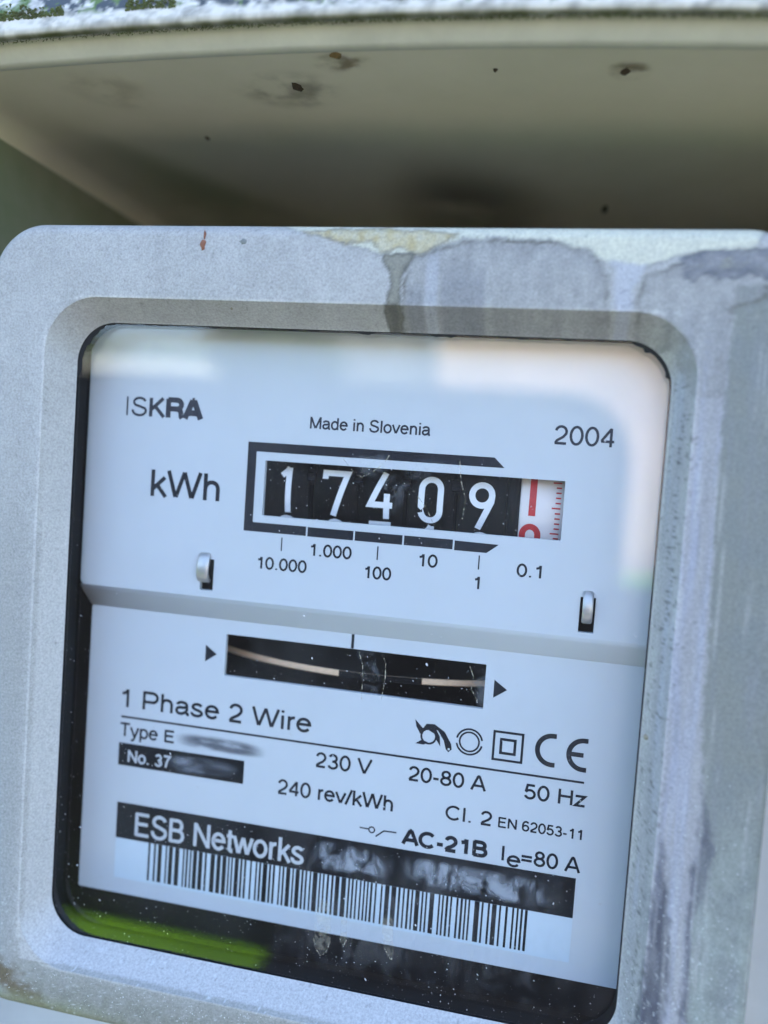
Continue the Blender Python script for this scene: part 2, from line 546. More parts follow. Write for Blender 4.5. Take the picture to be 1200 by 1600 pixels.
def stain(x, y):
    wx = x + 1.1 * (fbm(x * .55, y * .55) - .5) + .5 * (fbm(x * 2.1, y * 2.1) - .5)
    wy = y + 1.1 * (fbm(x * .55 + 40, y * .55 + 7) - .5) + .5 * (fbm(x * 2.1 + 9, y * 2.1) - .5)
    n1 = fbm(x * .25, y * .25)
    n2 = fbm(x * .9 + 5, y * .9)
    col = np.zeros(x.shape + (3,))
    base = np.array((.415, .402, .385))
    col[:] = base
    col *= (1 + .22 * (n1 - .5) + .16 * (n2 - .5))[..., None]

    def over(c, a):
        nonlocal col
        a = np.clip(a, 0, 1)[..., None]
        col = col * (1 - a) + np.array(c) * a

    def ss(d, soft):
        t = np.clip(.5 - d / soft, 0, 1)
        return t * t * (3 - 2 * t)

    # greener, dirtier skin low down and at the left, paler bevel there
    front = (np.maximum(np.maximum(-83.4 - x, x - 18.0), np.maximum(-88.5 - y, y - 24.0)) > 0)
    over((.235, .235, .20), np.clip((-84 - y) / 9, 0, 1) * front * (.85 + .8 * (n2 - .5)))
    over((.31, .305, .29), front * np.clip((-83 - x) / 3, 0, 1) * np.clip((10 - y) / 40, 0, 1) * .7)
    over((.50, .485, .47), (~front) * np.clip((5 - y) / 30, 0, 1) * np.clip((5 - x) / 10, 0, 1) * .7)
    over((.45, .44, .43), (~front) * np.clip((-60 - y) / 20, 0, 1) * .6)
    over((.33, .35, .35), np.clip((-84 - x) / 6, 0, 1) * np.clip((-30 - y) / 50, 0, 1) * .9)
    # lilac run-off beside the window
    colx = np.clip((x - 15) / 2, 0, 1) * np.clip((26 - y) / 8, 0, 1)
    str_ = fbm(x * 1.3 + 3, y * .05)
    over((.305, .295, .315), colx * (.3 + .9 * str_))
    over((.40, .41, .47), colx * np.clip((str_ - .5) * 4, 0, 1) * .8)
    g = sdf(wx, wy, ST['greenR'])
    over(np.array((.205, .212, .188)), ss(g, .5) * .95)
    over((.31, .34, .31), ss(g, 1.0) * np.clip((-38 - y) / 25, 0, 1) * (.25 + .9 * n2))
    over((.19, .205, .20), ss(g + 1.2, 2.0) * np.clip((n1 - .45) * 4, 0, 1) * .6)
    over((.20, .21, .20), ss(g, 1.0) * np.clip((fbm(x * .35 + 9, y * .3 + .25 * x) - .5) * 5, 0, 1) * .5)
    d = sdf(wx + .4 * (fbm(x * .4, y * .12) - .5) * 4, wy, ST['dark'])
    over((.08, .083, .105), ss(d, .8) * np.clip(.9 + 1.2 * (fbm(x * 1.3, y * .22) - .45), 0, 1))
    d = sdf(wx + .5 * (fbm(x * .3 + 8, y * .12) - .5) * 4, wy, ST['dark2'])
    over((.10, .104, .125), ss(d, .8) * np.clip(.8 + 1.2 * (fbm(x * 1.3, y * .22) - .45), 0, 1))
    over((.33, .34, .42), ss(np.abs(x - 19.6 + .5 * np.sin(y * .21)) - .5, 1.2) * np.clip((10 - y) / 20, 0, 1) * np.clip((y + 62) / 20, 0, 1) * .6)
    over((.22, .225, .235), np.clip((fbm(x * 1.1 + 33, y * .07) - .55) * 5, 0, 1) * np.clip((x - 14) / 4, 0, 1) * .45)
    over((.47, .46, .44), np.clip((fbm(x * 1.5 + 73, y * .06) - .6) * 6, 0, 1) * np.clip((x - 14) / 4, 0, 1) * .4)
    # domes of grey left between the runs, dark tide line round them
    for k in ('grey', 'grey2'):
        d = sdf(wx, wy, ST[k])
        over((.255, .248, .242), ss(d, .55) * np.clip((.42 + .42 * np.exp(-np.abs(d) / 1.6)) + 1.1 * (n2 - .5) + .9 * (fbm(x * .9, y * .12 + 4) - .5), 0, 1))
        over((.095, .085, .062), ss(np.abs(d + .15) - .17, .45) * np.clip(.4 + 2.4 * (fbm(x * .33 + 70, y * .33) - .35), 0, .95) * np.clip((y - 22) / 5, 0, 1))
    over((.20, .20, .215), ss(np.abs(x + 15.2) - 3.2, .9) * np.clip((32 - y) / 4, 0, 1) * np.clip((y - 18) / 3, 0, 1) * .6)
    over((.21, .21, .225), ss(np.abs(x + 22.2) - 1.2, .8) * np.clip((29 - y) / 3, 0, 1) * np.clip((y - 18) / 3, 0, 1) * .6)
    over((.44, .45, .50), ss(np.abs(x + 19.9) - .9, .6) * np.clip((34 - y) / 4, 0, 1) * np.clip((y - 18) / 3, 0, 1) * .5)
    d = sdf(wx, wy, ST['cream'])
    over((.62, .60, .48), ss(d, .6) * (.88 + .5 * (n2 - .5)))
    over((.19, .19, .175), ss(np.abs(d - .1) - .18, .5) * .55 * np.clip((y - 24) / 4, 0, 1))
    d = sdf(wx, wy, ST['yellow'])
    over((.43, .35, .18), ss(d, .7) * (.7 + 1.2 * (n2 - .5)))
    over((.20, .18, .13), ss(np.abs(d) - .2, .5) * .75)
    d = sdf(wx, wy, ST['drip1'])
    over((.23, .215, .165), ss(d, .6) * .9)
    over((.085, .08, .07), ss(d + .4, .8) * np.clip((25.2 - y) * 2, 0, 1) * .75)
    over((.09, .085, .07), ss(np.abs(d + .1) - .2, .45) * .8)
    d = sdf(wx, wy, ST['drip2'])
    over((.43, .43, .47), ss(d, .6) * .9)
    d = sdf(wx, wy, ST['blob'])
    over((.15, .152, .175), ss(d, .5) * (.85 + 1.3 * (n2 - .5)))
    over((.10, .105, .11), ss(np.abs(d + .1) - .16, .4) * .7)
    over((.30, .29, .23), ss(d + .9, .8) * np.clip((n2 - .5) * 6, 0, 1) * .6)
    # brown rot at the lower left corner
    bl = np.hypot((x + 92.5) / 1.8, (y + 66) / 5.5)
    over((.20, .165, .10), np.clip(1.15 - bl + .6 * (n2 - .5), 0, 1) * .9)
    bl = np.abs((x + 85) * .7 + (y + 93)) / 3.2 + np.clip((y + 86) / 4, 0, 9) + np.clip((x + 74) / 5, 0, 9)
    over((.13, .095, .05), np.clip(1.2 - bl + 1.6 * (n2 - .5), 0, 1) * .9)
    over((.24, .25, .15), np.clip((-93.5 - y) / 2.5, 0, 1) * np.clip((-60 - x) / 12, 0, 1) * .8)
    # grit, denser towards the foot of the meter
    gr = vnoise(x * 3.3, y * 3.3) * vnoise(x * 3.9 + 30, y * 3.9)
    dens = np.clip((-40 - y) / 40, 0, 1)
    over((.55, .56, .55), np.clip((gr - .66 + .08 * dens) * 8, 0, 1) * dens * .75)
    dk = vnoise(x * 3.3 + 90, y * 3.3)
    edge_ = np.exp(-((x - 17.6) / 1.5) ** 2) * np.clip((20 - y) / 10, 0, 1)
    over((.10, .10, .095), np.clip((dk - .9 + .16 * edge_) * 9, 0, 1) * (.55 + .3 * edge_))
    return np.clip(col * .86, .01, .9)


NS, NC = 1240, 36
prof = []
OUT = (-95.0, 33.2, -97.6, 36.6, 9.5)


def ins(r, k):
    return (r[0] + k, r[1] - k, r[2] + k, r[3] - k, max(.3, r[4] - k))


for z in (-50, -20, 0, 6):
    prof.append((OUT, z))
for k in range(0, 10):
    a = math.radians(90 * k / 9)
    prof.append((ins(OUT, 2.2 * (1 - math.cos(a))), 8.8 + 2.2 * math.sin(a)))
FI = ins(OUT, 2.2)
RID = (-83.9, 18.5, -89.0, 24.5, 9.2)
lerp = lambda a, b, t: tuple(p + (q - p) * t for p, q in zip(a, b))
for k in range(1, 31):
    prof.append((lerp(FI, ins(RID, -.22), k / 30), 11.0 + .12 * math.sin(math.pi * k / 30)))
WIN = (-81.3, 16.15, -86.05, 21.65, 7.2)
prof.append((ins(RID, -.06), 10.95))
prof.append((RID, 10.8))
for k in range(1, 11):
    prof.append((lerp(RID, WIN, k / 10), 10.8 - 4.5 * k / 10))
prof.append((ins(WIN, .15), 6.12))
prof.append((ins(WIN, .3), 6.0))
rings = [rrect(*r, ns=NS // 4, nc=NC) for r, z in prof]
N = len(rings[0])
V = np.array([[(x, y, z) for x, y in rg] for rg, (r, z) in zip(rings, prof)]).reshape(-1, 3)
# slight moulding waviness
V[:, 2] += np.where(V[:, 2] > 10.5, .10 * (fbm(V[:, 0] * .08, V[:, 1] * .08) - .5), 0)
F = []
for j in range(len(rings) - 1):
    o = j * N
    for i in range(N):
        k = (i + 1) % N
        F.append((o + i, o + k, o + N + k, o + N + i))
F.append(tuple(range(N - 1, -1, -1)))
me = mesh("housing", V.tolist(), F)
C = np.ones((len(V), 4))
C[:, :3] = stain(V[:, 0], V[:, 1])
# paler ridge round the window, its highlight put into the colour
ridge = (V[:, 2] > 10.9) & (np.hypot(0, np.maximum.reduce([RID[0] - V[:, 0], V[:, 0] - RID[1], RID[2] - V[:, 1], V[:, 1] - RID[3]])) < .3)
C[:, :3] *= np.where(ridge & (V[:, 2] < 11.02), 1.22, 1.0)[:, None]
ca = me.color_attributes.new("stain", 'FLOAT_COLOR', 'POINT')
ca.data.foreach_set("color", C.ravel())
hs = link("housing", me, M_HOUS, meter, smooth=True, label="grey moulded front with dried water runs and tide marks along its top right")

me.set_sharp_from_angle(angle=math.radians(24))
g0, g1 = rrect(*ins(WIN, .28), ns=12, nc=16), rrect(*ins(WIN, .1), ns=12, nc=16)
n = len(g0)
mb = MB()
mb.add([(x, y, 6.02) for x, y in g0] + [(x, y, 2.4) for x, y in g1], [(i, (i + 1) % n, n + (i + 1) % n, n + i) for i in range(n)])
mb.build("gasket", mat("black gasket", (.004, .004, .005), .7, spec=.2), meter)

# things stuck on the housing
rust = mat("rusty speck", (.30, .12, .07), .8, noise=(1500, .5))
tan = mat("tan speck", (.34, .30, .22), .8, noise=(1500, .5))


def blob(name, x, y, z, rx, ry, h, m, parent, seed=0, **k):
    r_ = random.Random(seed)
    n = 14
    off = [1 + .5 * (r_.random() - .5) for _ in range(n)]
    v = []
    for ring, (s, zz) in enumerate(((1, -.3), (.8, .35), (.4, .9))):
        for i in range(n):
            a = 2 * math.pi * i / n
            v.append((x + rx * s * off[i] * math.cos(a), y + ry * s * off[i] * math.sin(a), z + h * zz))
    v.append((x, y, z + h))
    f = [(j * n + i, j * n + (i + 1) % n, (j + 1) * n + (i + 1) % n, (j + 1) * n + i) for j in range(2) for i in range(n)]
    f += [(2 * n + i, 2 * n + (i + 1) % n, 3 * n) for i in range(n)]
    return link(name, mesh(name, v, f), m, parent, smooth=True, **k)


blob("dirt_fleck", -56.75, 33.1, 11, .55, 1.0, .35, rust, meter, 1)
blob("dirt_fleck", -56.55, 34.6, 11, .2, .8, .25, rust, meter, 2)
blob("dirt_fleck", -50.05, 33.7, 11, .75, .5, .12, mat("grey speck", (.22, .23, .22), .8, noise=(2500, .5)), meter, 3)
blob("dirt_fleck", -51.0, 26.6, 11, .5, .6, .12, mat("pale speck", (.42, .41, .40), .8), meter, 4)
blob("dirt_fleck", -51.9, 24.0, 9.4, .5, .5, .3, tan, meter, 5)
blob("dirt_fleck", 16.7, -37.0, 7.0, .5, .55, .5, tan, meter, 6)

mb = MB()
mb.box(-103, 28, -170, -99.5, -45, -2)
o = mb.build("terminal_cover", M_TERM, meter)
bevel_mesh(o.data, 3, 3)

# ------------------------------------------------ inside of the meter
mb = MB()
X0, X1, Y0, Y1, ZB, ZF = -84, 19, -89, 25, -45, 3.0
mb.box(X0 - 1, X0, Y0, Y1, ZB, ZF)
mb.box(X1, X1 + 1, Y0, Y1, ZB, ZF)
mb.box(X0, X1, Y0 - 1, Y0, ZB, ZF)
mb.box(X0, X1, Y1, Y1 + 1, ZB, ZF)
mb.box(X0, X1, Y0, Y1, ZB - 1, ZB)
mb.box(X0 + .5, X1 - .5, Y0 + .5, -82.6, ZB + 1, -4)
mb.build("inner_case", M_BLACK, meter)

ZU, ZL = 0.0, -2.4
up = curve_plate("upper_plate", [rrect(-82.2, 18.6, -24.6, 24.4, 1.0), rrect(-48.3, 1.95, -9.5, -.02, .12, 2, 3),
                                 rrect(-59.0, -56.55, -23.4, -17.9, .1, 2, 2), rrect(5.75, 8.15, -23.75, -18.1, .1, 2, 2)], -.9, 0)
upper = link("upper_plate", up, M_PLATE, meter)
mb = MB()
pr = [(-24.6, 0.0), (-25.1, -.06), (-25.6, -.34), (-28.2, -2.0), (-28.7, -2.38)]
v = []
for q in (0, .7):
    for y, z in pr:
        t = (-24.6 - y) / 4.1
        for x in (-82.2 + 1.2 * t, 18.6):
            v.append((x, y + .0 * q, z - q))
n = len(pr)
f = [(2 * i, 2 * i + 2, 2 * i + 3, 2 * i + 1) for i in range(n - 1)]
f += [(2 * (n + i), 2 * (n + i) + 1, 2 * (n + i) + 3, 2 * (n + i) + 2) for i in range(n - 1)]
f += [(2 * i, 2 * (n + i), 2 * (n + i) + 2, 2 * i + 2) for i in range(n - 1)]
mb.add(v, f)
link("plate_step", mesh("plate_step", mb.v, mb.f), M_PLATE, meter, smooth=True)
lo = curve_plate("lower_plate", [rrect(-81.0, 18.6, -81.95, -28.7, .4), rrect(-54.45, -8.35, -38.75, -31.25, .1, 2, 3)], -3.2, ZL)
lower = link("lower_plate", lo, M_PLATE, meter)

# ---- print on the upper plate
zu = ZU + .02
wts = [.075, .105, .155, .22, .25]
lettering("ISKRA", -75.0, -60.8, 6.25, 3.3, zu, M_INKG, upper, weights=wts, name="maker_lettering")
lettering("kWh", -69.2, -56.4, -7.7, 4.7, zu, M_INK, upper, wd=.121)
lettering("Made in Slovenia", -40.7, -20.35, 5.85, 2.0, zu, M_INKG, upper, wd=.127)
lettering("2004", -.2, 8.75, 5.75, 3.0, zu, M_INKG, upper, wd=.109)
for s, a, b, y in (("10.000", -48.7, -39.9, -18.65), ("1.000", -39.4, -32.2, -15.6), ("100", -29.7, -25.2, -18.5), ("10", -20.7, -17.6, -15.65), ("0.1", -4.4, -.35, -15.8)):
    lettering(s, a, b, y, 2.05, zu, M_INK, upper, wd=.138)
lettering("1", -11.3, -10.1, -18.5, 2.05, zu, M_INK, upper, wd=.138)
mb = MB()
mb.poly([(-51.55, 3.0), (-51.5, -12.35), (-49.9, -12.35), (-49.95, 1.4), (-7.75, 1.4), (-9.45, 3.0)], zu)
mb.build("counter_border", M_INK, upper)
xd = [-49.9, -40.15, -31.85, -23.45, -15.05]
for i in range(5):
    mb = MB()
    a = xd[i] if i == 0 else xd[i] + .16
    if i == 0:
        mb.poly([(-49.899, -12.35), (xd[1] - .12, -12.35), (xd[1] - .12, -10.75), (-49.899, -10.75)], zu)
    elif i < 4:
        mb.poly([(a, -12.4), (xd[i + 1] - .12, -12.4), (xd[i + 1] - .12, -10.8), (a, -10.8)], zu)
    else:
        mb.poly([(a, -12.5), (-9.6, -12.5), (-7.7, -11.0), (a, -10.9)], zu)
    mb.build("border_segment", M_INK, upper)
for x in (-44.45, -27.6, -10.7):
    mb = MB()
    mb.poly([(x - .11, -15.3), (x + .11, -15.3), (x + .11, -13.0), (x - .11, -13.0)], zu)
    mb.build("tick_mark", M_INK, upper)

# ---- print on the lower plate
zl = ZL + .02


def rect(name, x0, x1, y0, y1, z, m, parent):
    mb = MB()
    mb.poly([(x0, y0), (x1, y0), (x1, y1), (x0, y1)], z)
    return mb.build(name, m, parent)


rect("disc_mark", -31.62, -31.12, -31.2, -28.5, zl, M_INK, lower)
for x in (-58.25, -6.85):
    mb = MB()
    mb.poly([(x, -36.65), (x + 2.2, -35.1), (x, -33.6)], zl)
    mb.build("arrow_mark", M_INK, lower)
rect("rating_rule", -74.05, 8.85, -48.92, -48.55, zl, M_INK, lower)
lettering("1 Phase 2 Wire", -74.4, -38.0, -46.9, 3.35, zl, M_INK, lower, wd=.127)
lettering("Type", -74.1, -66.6, -52.35, 2.5, zl, M_INK, lower, wd=.127)
lettering("E", -65.2, -63.4, -52.3, 2.2, zl, M_INK, lower, wd=.15)
lettering("230 V", -36.4, -26.75, -52.7, 2.65, zl, M_INK, lower, wd=.127)
lettering("20-80 A", -19.9, -7.15, -52.6, 2.5, zl, M_INK, lower, wd=.132)
lettering("50 Hz", -.4, 9.15, -52.75, 2.5, zl, M_INK, lower, wd=.132)
lettering("240 rev/kWh", -43.0, -22.4, -58.5, 2.65, zl, M_INK, lower, wd=.127)
lettering("Cl. 2", -13.1, -5.6, -58.3, 2.4, zl, M_INK, lower, wd=.132)
lettering("EN 62053-11", -4.35, 9.4, -58.25, 1.7, zl, M_INK, lower, wd=.138)
lettering("AC-21B", -20.2, -5.8, -63.75, 2.55, zl, M_INK, lower, wd=.20)
lettering("I", -3.45, -2.95, -63.8, 2.5, zl, M_INK, lower, wd=.132)
lettering("e", -2.3, -.45, -64.6, 2.6, zl, M_INK, lower, wd=.132)
lettering("=80 A", -.1, 9.1, -63.8, 2.5, zl, M_INK, lower, wd=.132)
rect("number_panel", -74.2, -49.65, -57.8, -53.6, zl, M_STRIP, lower)
lettering("No. 37", -72.2, -63.9, -57.0, 2.2, zl + .03, M_STLET, lower, wd=.14)
M_SM1 = decal_mat("rubbed out print", (.08, .085, .11), .62, 330, .5, (.5, 1, 2.2), .2, .6)
M_SM2 = decal_mat("rubbed out light print", (.34, .37, .42), .7, 200, .4, (.7, 1, 2.0), .25, .75, distort=.5)
M_SM3 = decal_mat("rubbed out light writing", (.50, .54, .60), .7, 210, .45, (1, 1, .6), .34, .66, distort=1.8)
patch("smudged_print", [(-63.8, -49.9), (-55, -49.7), (-45.0, -50.3), (-44.8, -53.0), (-54, -52.9), (-63.8, -52.7)], zl + .02, M_SM1, lower)
patch("smudged_print", [(-65.0, -54.2), (-58, -53.9), (-50.0, -54.0), (-50.0, -57.3), (-58, -57.6), (-65.0, -57.6)], zl + .05, M_SM2, lower)

# symbols
mb = MB()


def stroke(mb, pts, wd, z):
    v, f = ribbon(pts, wd)
    mb.add([(a, b, z) for a, b in v], f)


stroke(mb, arc(-17.1, -44.6, 1.25, 1.25, 0, 360, 26), .34, zl)
mb.poly([(-17.9, -43.55), (-18.55, -44.4), (-19.3, -43.2), (-19.6, -41.95), (-18.6, -42.9)], zl + .002)
mb.poly([(-18.2, -45.3), (-19.3, -46.1), (-17.9, -46.15), (-17.0, -45.7)], zl + .004)
mb.poly([(-17.3, -43.5), (-17.0, -42.75), (-15.9, -43.2), (-15.2, -44.4), (-15.0, -46.1), (-15.7, -45.1), (-16.2, -44.0)], zl + .006)
mb.poly([(-18.3, -43.6), (-17.6, -42.5), (-16.2, -42.4), (-14.4, -43.5), (-13.2, -45.4), (-13.05, -46.3), (-13.6, -46.85), (-14.05, -46.4), (-14.5, -45.0), (-15.6, -43.4), (-16.8, -43.1)], zl + .008)
mb.build("loop_symbol", M_INK, lower)
rect("loop_symbol_eye", -13.72, -13.38, -46.5, -46.15, zl + .012, M_PLATE, lower)
mb = MB()
stroke(mb, arc(-10.2, -44.6, 1.62, 1.62, 0, 360, 36), .30, zl)
stroke(mb, arc(-10.2, -44.6, 2.15, 2.15, 12, 168, 20), .32, zl)
stroke(mb, arc(-10.2, -44.6, 2.15, 2.15, 192, 348, 20), .32, zl)
mb.build("ring_symbol", M_INK, lower)
mb = MB()
for h, wd in ((2.35, .40), (1.15, .46)):
    q = [(-3.8 - h, -44.55 - h), (-3.8 + h, -44.55 - h), (-3.8 + h, -44.55 + h), (-3.8 - h, -44.55 + h), (-3.8 - h, -44.55 - h)]
    stroke(mb, q, wd, zl)
mb.build("double_square_symbol", M_INK, lower)
mb = MB()
stroke(mb, [(3.95, -41.75)] + arc(3.35, -44.15, 2.35, 2.4, 90, 270, 26) + [(3.95, -46.55)], .80, zl)
stroke(mb, [(9.0, -41.85)] + arc(8.4, -44.25, 2.35, 2.4, 90, 270, 26) + [(9.0, -46.65)], .80, zl)
mb.poly([(6.2, -44.64), (8.4, -44.64), (8.4, -43.88), (6.2, -43.88)], zl + .003)
mb.build("conformity_symbol", M_INK, lower)
mb = MB()
stroke(mb, [(-27.9, -62.15), (-26.3, -62.2)], .24, zl)
stroke(mb, arc(-25.75, -62.25, .5, .5, 0, 360, 16), .24, zl)
stroke(mb, [(-25.0, -63.3), (-23.6, -62.1), (-21.4, -62.05)], .26, zl + .003)
mb.build("switch_symbol", M_INK, lower)

# owner's sticker with bar code
rect("owner_sticker", -73.85, 8.85, -79.05, -71.3, zl - .005, M_LABEL, lower)
rect("sticker_strip", -73.9, 8.85, -71.5, -64.75, zl + .01, M_STRIP, lower)
lettering("ESB Networks", -70.0, -37.8, -70.55, 4.3, zl + .04, M_STLET, lower, wd=.115, name="owner_lettering")
patch("smudged_writing", [(-36.6, -65.2), (-31, -65.2), (-26, -65.6), (-20.8, -65.4), (-21, -71.1), (-26, -70.4), (-31, -71.0), (-36.6, -71.2)], zl + .05, M_SM3, lower)
patch("smudged_writing", [(-21.0, -65.4), (-14, -65.5), (-5, -65.5), (6.6, -65.9), (6.2, -71.2), (-4, -70.9), (-12, -70.9), (-21.0, -70.2)], zl + .05, M_SM3, lower)
x = -67.2
rb = random.Random(11)
while x < 1.3:
    wb = rb.choice((.32, .32, .36, .40, .78, .86))
    rect("bar", x, min(x + wb, 1.6), -78.55, -71.52, zl + .006, M_STRIP, lower)
    x += wb + rb.choice((.30, .34, .34, .42, .72))

# ---- register drums
DR = 13.4
DY, DZ = -4.85, -2.5 - DR


def on_drum(x, v, lift):
    a = v / DR
    return (x, DY + (DR + lift) * math.sin(a), DZ + (DR + lift) * math.cos(a))


def drum(x0, x1, m, label=None):
    n = 72
    mb = MB()
    xs = [(x0, DR - 2), (x0, DR - .25), (x0 + .25, DR), (x1 - .25, DR), (x1, DR - .25), (x1, DR - 2)]
    v = [(xx, DY + r * math.sin(2 * math.pi * i / n), DZ + r * math.cos(2 * math.pi * i / n)) for xx, r in xs for i in range(n)]
    f = [(j * n + i, j * n + (i + 1) % n, (j + 1) * n + (i + 1) % n, (j + 1) * n + i) for j in range(len(xs) - 1) for i in range(n)]
    me = mesh("register_drum", v, f)
    fix_normals(me)
    return link("register_drum", me, m, meter, smooth=True, label=label)


def drum_strokes(name, strokes, cx, cv, wd, m, parent):
    mb = MB()
    for q, line in enumerate(strokes):
        dense = []
        for i in range(len(line) - 1):
            a, b = line[i], line[i + 1]
            k = max(1, int(math.hypot(b[0] - a[0], b[1] - a[1]) / .5))
            for s in range(k):
                dense.append((a[0] + (b[0] - a[0]) * s / k, a[1] + (b[1] - a[1]) * s / k))
        dense.append(line[-1])
        v, f = ribbon(dense, wd)
        mb.add([on_drum(cx + a, cv + b, .03 + .004 * q) for a, b in v], f)
    return mb.build(name, m, parent)


DG = {
    '1': [[(-1.0, 2.5), (-.1, 3.35), (.25, 3.95)], [(.25, 3.95), (.25, -3.9)]],
    '7': [[(-2.0, 2.4), (-2.0, 3.45), (1.9, 3.45), (-.35, -3.9)]],
    '4': [[(.55, 3.95), (-1.85, -1.55), (2.0, -1.55)], [(1.0, .4), (1.0, -3.9)]],
    '0': [arc(0, 1.8, 1.6, 1.65, 0, 180, 14) + [(-1.6, -1.8)] + arc(0, -1.8, 1.6, 1.65, 180, 360, 14) + [(1.6, 1.8)]],
    '9': [arc(0, 1.75, 1.65, 1.7, 0, 360, 26), [(1.65, 1.6), (1.55, .7), (-.45, -3.9)]],
    '2': [arc(0, 1.8, 1.6, 1.65, 160, -20, 12) + [(-1.8, -3.5), (1.9, -3.5)]],
    '8': [arc(0, 1.8, 1.5, 1.65, 0, 360, 22), arc(0, -1.6, 1.7, 1.8, 0, 360, 22)],
    '5': [[(1.8, 3.45), (-1.5, 3.45), (-1.6, .5)], arc(0, -1.4, 1.7, 2.1, 130, -150, 16)],
}
pitch = 2 * math.pi * DR / 10
for cx, d, nx, dv in ((-45.0, '1', '2', -.05), (-36.2, '7', '8', 0), (-28.2, '4', '5', .2), (-19.7, '0', '1', .12), (-11.2, '9', '0', -.2)):
    dr = drum(cx - 4.0, cx + 4.0, M_DRUM)
    drum_strokes("digit", DG[d], cx, dv, 1.02, M_WHITE, dr)
    drum_strokes("next_digit", DG[nx], cx, dv - pitch, 1.02, M_WHITE, dr)
drum(-7.0, -5.1, M_DRUM)
dw = drum(-5.0, 3.4, M_DRUMW, label="white drum with red figures and a red scale")
drum_strokes("red_digit", [[(-2.95, 6.5), (-2.95, -1.2)]], 0, 0, 1.12, M_RED, dw)
drum_strokes("red_digit", [arc(-3.05, -4.4, 1.25, 1.4, 0, 180, 14) + [(-4.3, -7.5)] + arc(-3.05, -7.5, 1.25, 1.4, 180, 360, 14) + [(-1.8, -4.4)]], 0, 0, 1.0, M_RED, dw)
for i in range(-8, 8):
    lg = (i % 5 == 0)
    drum_strokes("scale_tick", [[(.15 if lg else .7, i * .84 + .3), (1.55, i * .84 + .3)]], 0, 0, .26, M_RED, dw)

# carrier bars and pinions seen dimly between the drums
for cx in (-40.6, -32.2, -24.0, -15.5):
    mb = MB()
    n = 16
    for k in range(2):
        pass
    v = [(cx + s, DY + 2.6 + 1.5 * math.sin(2 * math.pi * i / n) * (1 if i % 2 else .8), -2.1 - 1.5 + 1.5 * math.cos(2 * math.pi * i / n) * (1 if i % 2 else .8)) for s in (-.7, .7) for i in range(n)]
    f = [(i, (i + 1) % n, n + (i + 1) % n, n + i) for i in range(n)] + [tuple(range(n - 1, -1, -1)), tuple(range(n, 2 * n))]
    mb.add(v, f)
    mb.build("pinion", mat("dark pinion", (.008, .008, .01), .6, spec=.15), meter)

# ---- rotor disc behind the slot
RD = 52
mb = MB()
n = 200
cx, cz = -31.1, -5.2 - RD
yt, yb = -36.0, -37.1
ring = lambda r, y: [(cx + r * math.sin(2 * math.pi * i / n), y, cz + r * math.cos(2 * math.pi * i / n)) for i in range(n)]
v = ring(RD - .15, yt) + ring(RD, yt - .15) + ring(RD, yb + .15) + ring(RD - .15, yb)
f = [(j * n + i, (j + 1) * n + i, (j + 1) * n + (i + 1) % n, j * n + (i + 1) % n) for j in range(3) for i in range(n)]
mb.add(v, f + [tuple(range(n - 1, -1, -1)), tuple(range(3 * n, 4 * n))])
me = mesh("rotor_disc", mb.v, mb.f)
me.materials.append(M_RIM)
me.materials.append(M_DISC)
for p in me.polygons:
    if len(p.vertices) > 4:
        p.material_index = 1
fix_normals(me)
disc = link("rotor_disc", me, None, meter)
a0, a1 = math.asin((-34.2 - cx) / RD), math.asin((-19.5 - cx) / RD)
v = []
for k in range(25):
    a = a0 + (a1 - a0) * k / 24
    for y in (yt + .02, yb - .02):
        v.append((cx + (RD + .03) * math.sin(a), y, cz + (RD + .03) * math.cos(a)))
link("dark_mark", mesh("dark_mark", v, [(2 * k, 2 * k + 1, 2 * k + 3, 2 * k + 2) for k in range(24)]), mat("disc mark", (.006, .006, .007), .7, spec=.1), disc)

# ---- retaining tabs through the slots
for x0, x1, ys in ((-59.35, -57.2, 0), (6.15, 7.75, -.25)):
    pr = [(-16.6, -.5), (-16.9, .35), (-17.8, .9), (-19.1, 1.15), (-20.2, 1.25), (-21.2, 1.0), (-21.9, .45), (-22.1, -.2)]
    inn = [(-17.4, -.5), (-17.6, -.1), (-18.3, .3), (-19.4, .55), (-20.1, .65), (-20.8, .45), (-21.3, .05), (-21.5, -.4)]
    sec = [(-.5, -.5), (-.5, .25), (-.38, .45), (-.2, .5), (.2, .5), (.38, .45), (.5, .25), (.5, -.5)]
    v = []
    for (y, z), (yi, zi) in zip(pr, inn):
        for a, b in sec:
            v.append(((x0 + x1) / 2 + a * (x1 - x0), (y + yi) / 2 + (y - yi) * b + ys, (z + zi) / 2 + (z - zi) * b))
    n = len(sec)
    h = len(pr)
    f = [(j * n + i, j * n + (i + 1) % n, (j + 1) * n + (i + 1) % n, (j + 1) * n + i) for j in range(h - 1) for i in range(n)]
    f += [tuple(range(n)), tuple(range((h - 1) * n, h * n))]
    me = mesh("retaining_tab", v, f)
    fix_normals(me)
    link("retaining_tab", me, M_TAB, meter, smooth=True)
    me.set_sharp_from_angle(angle=math.radians(50))

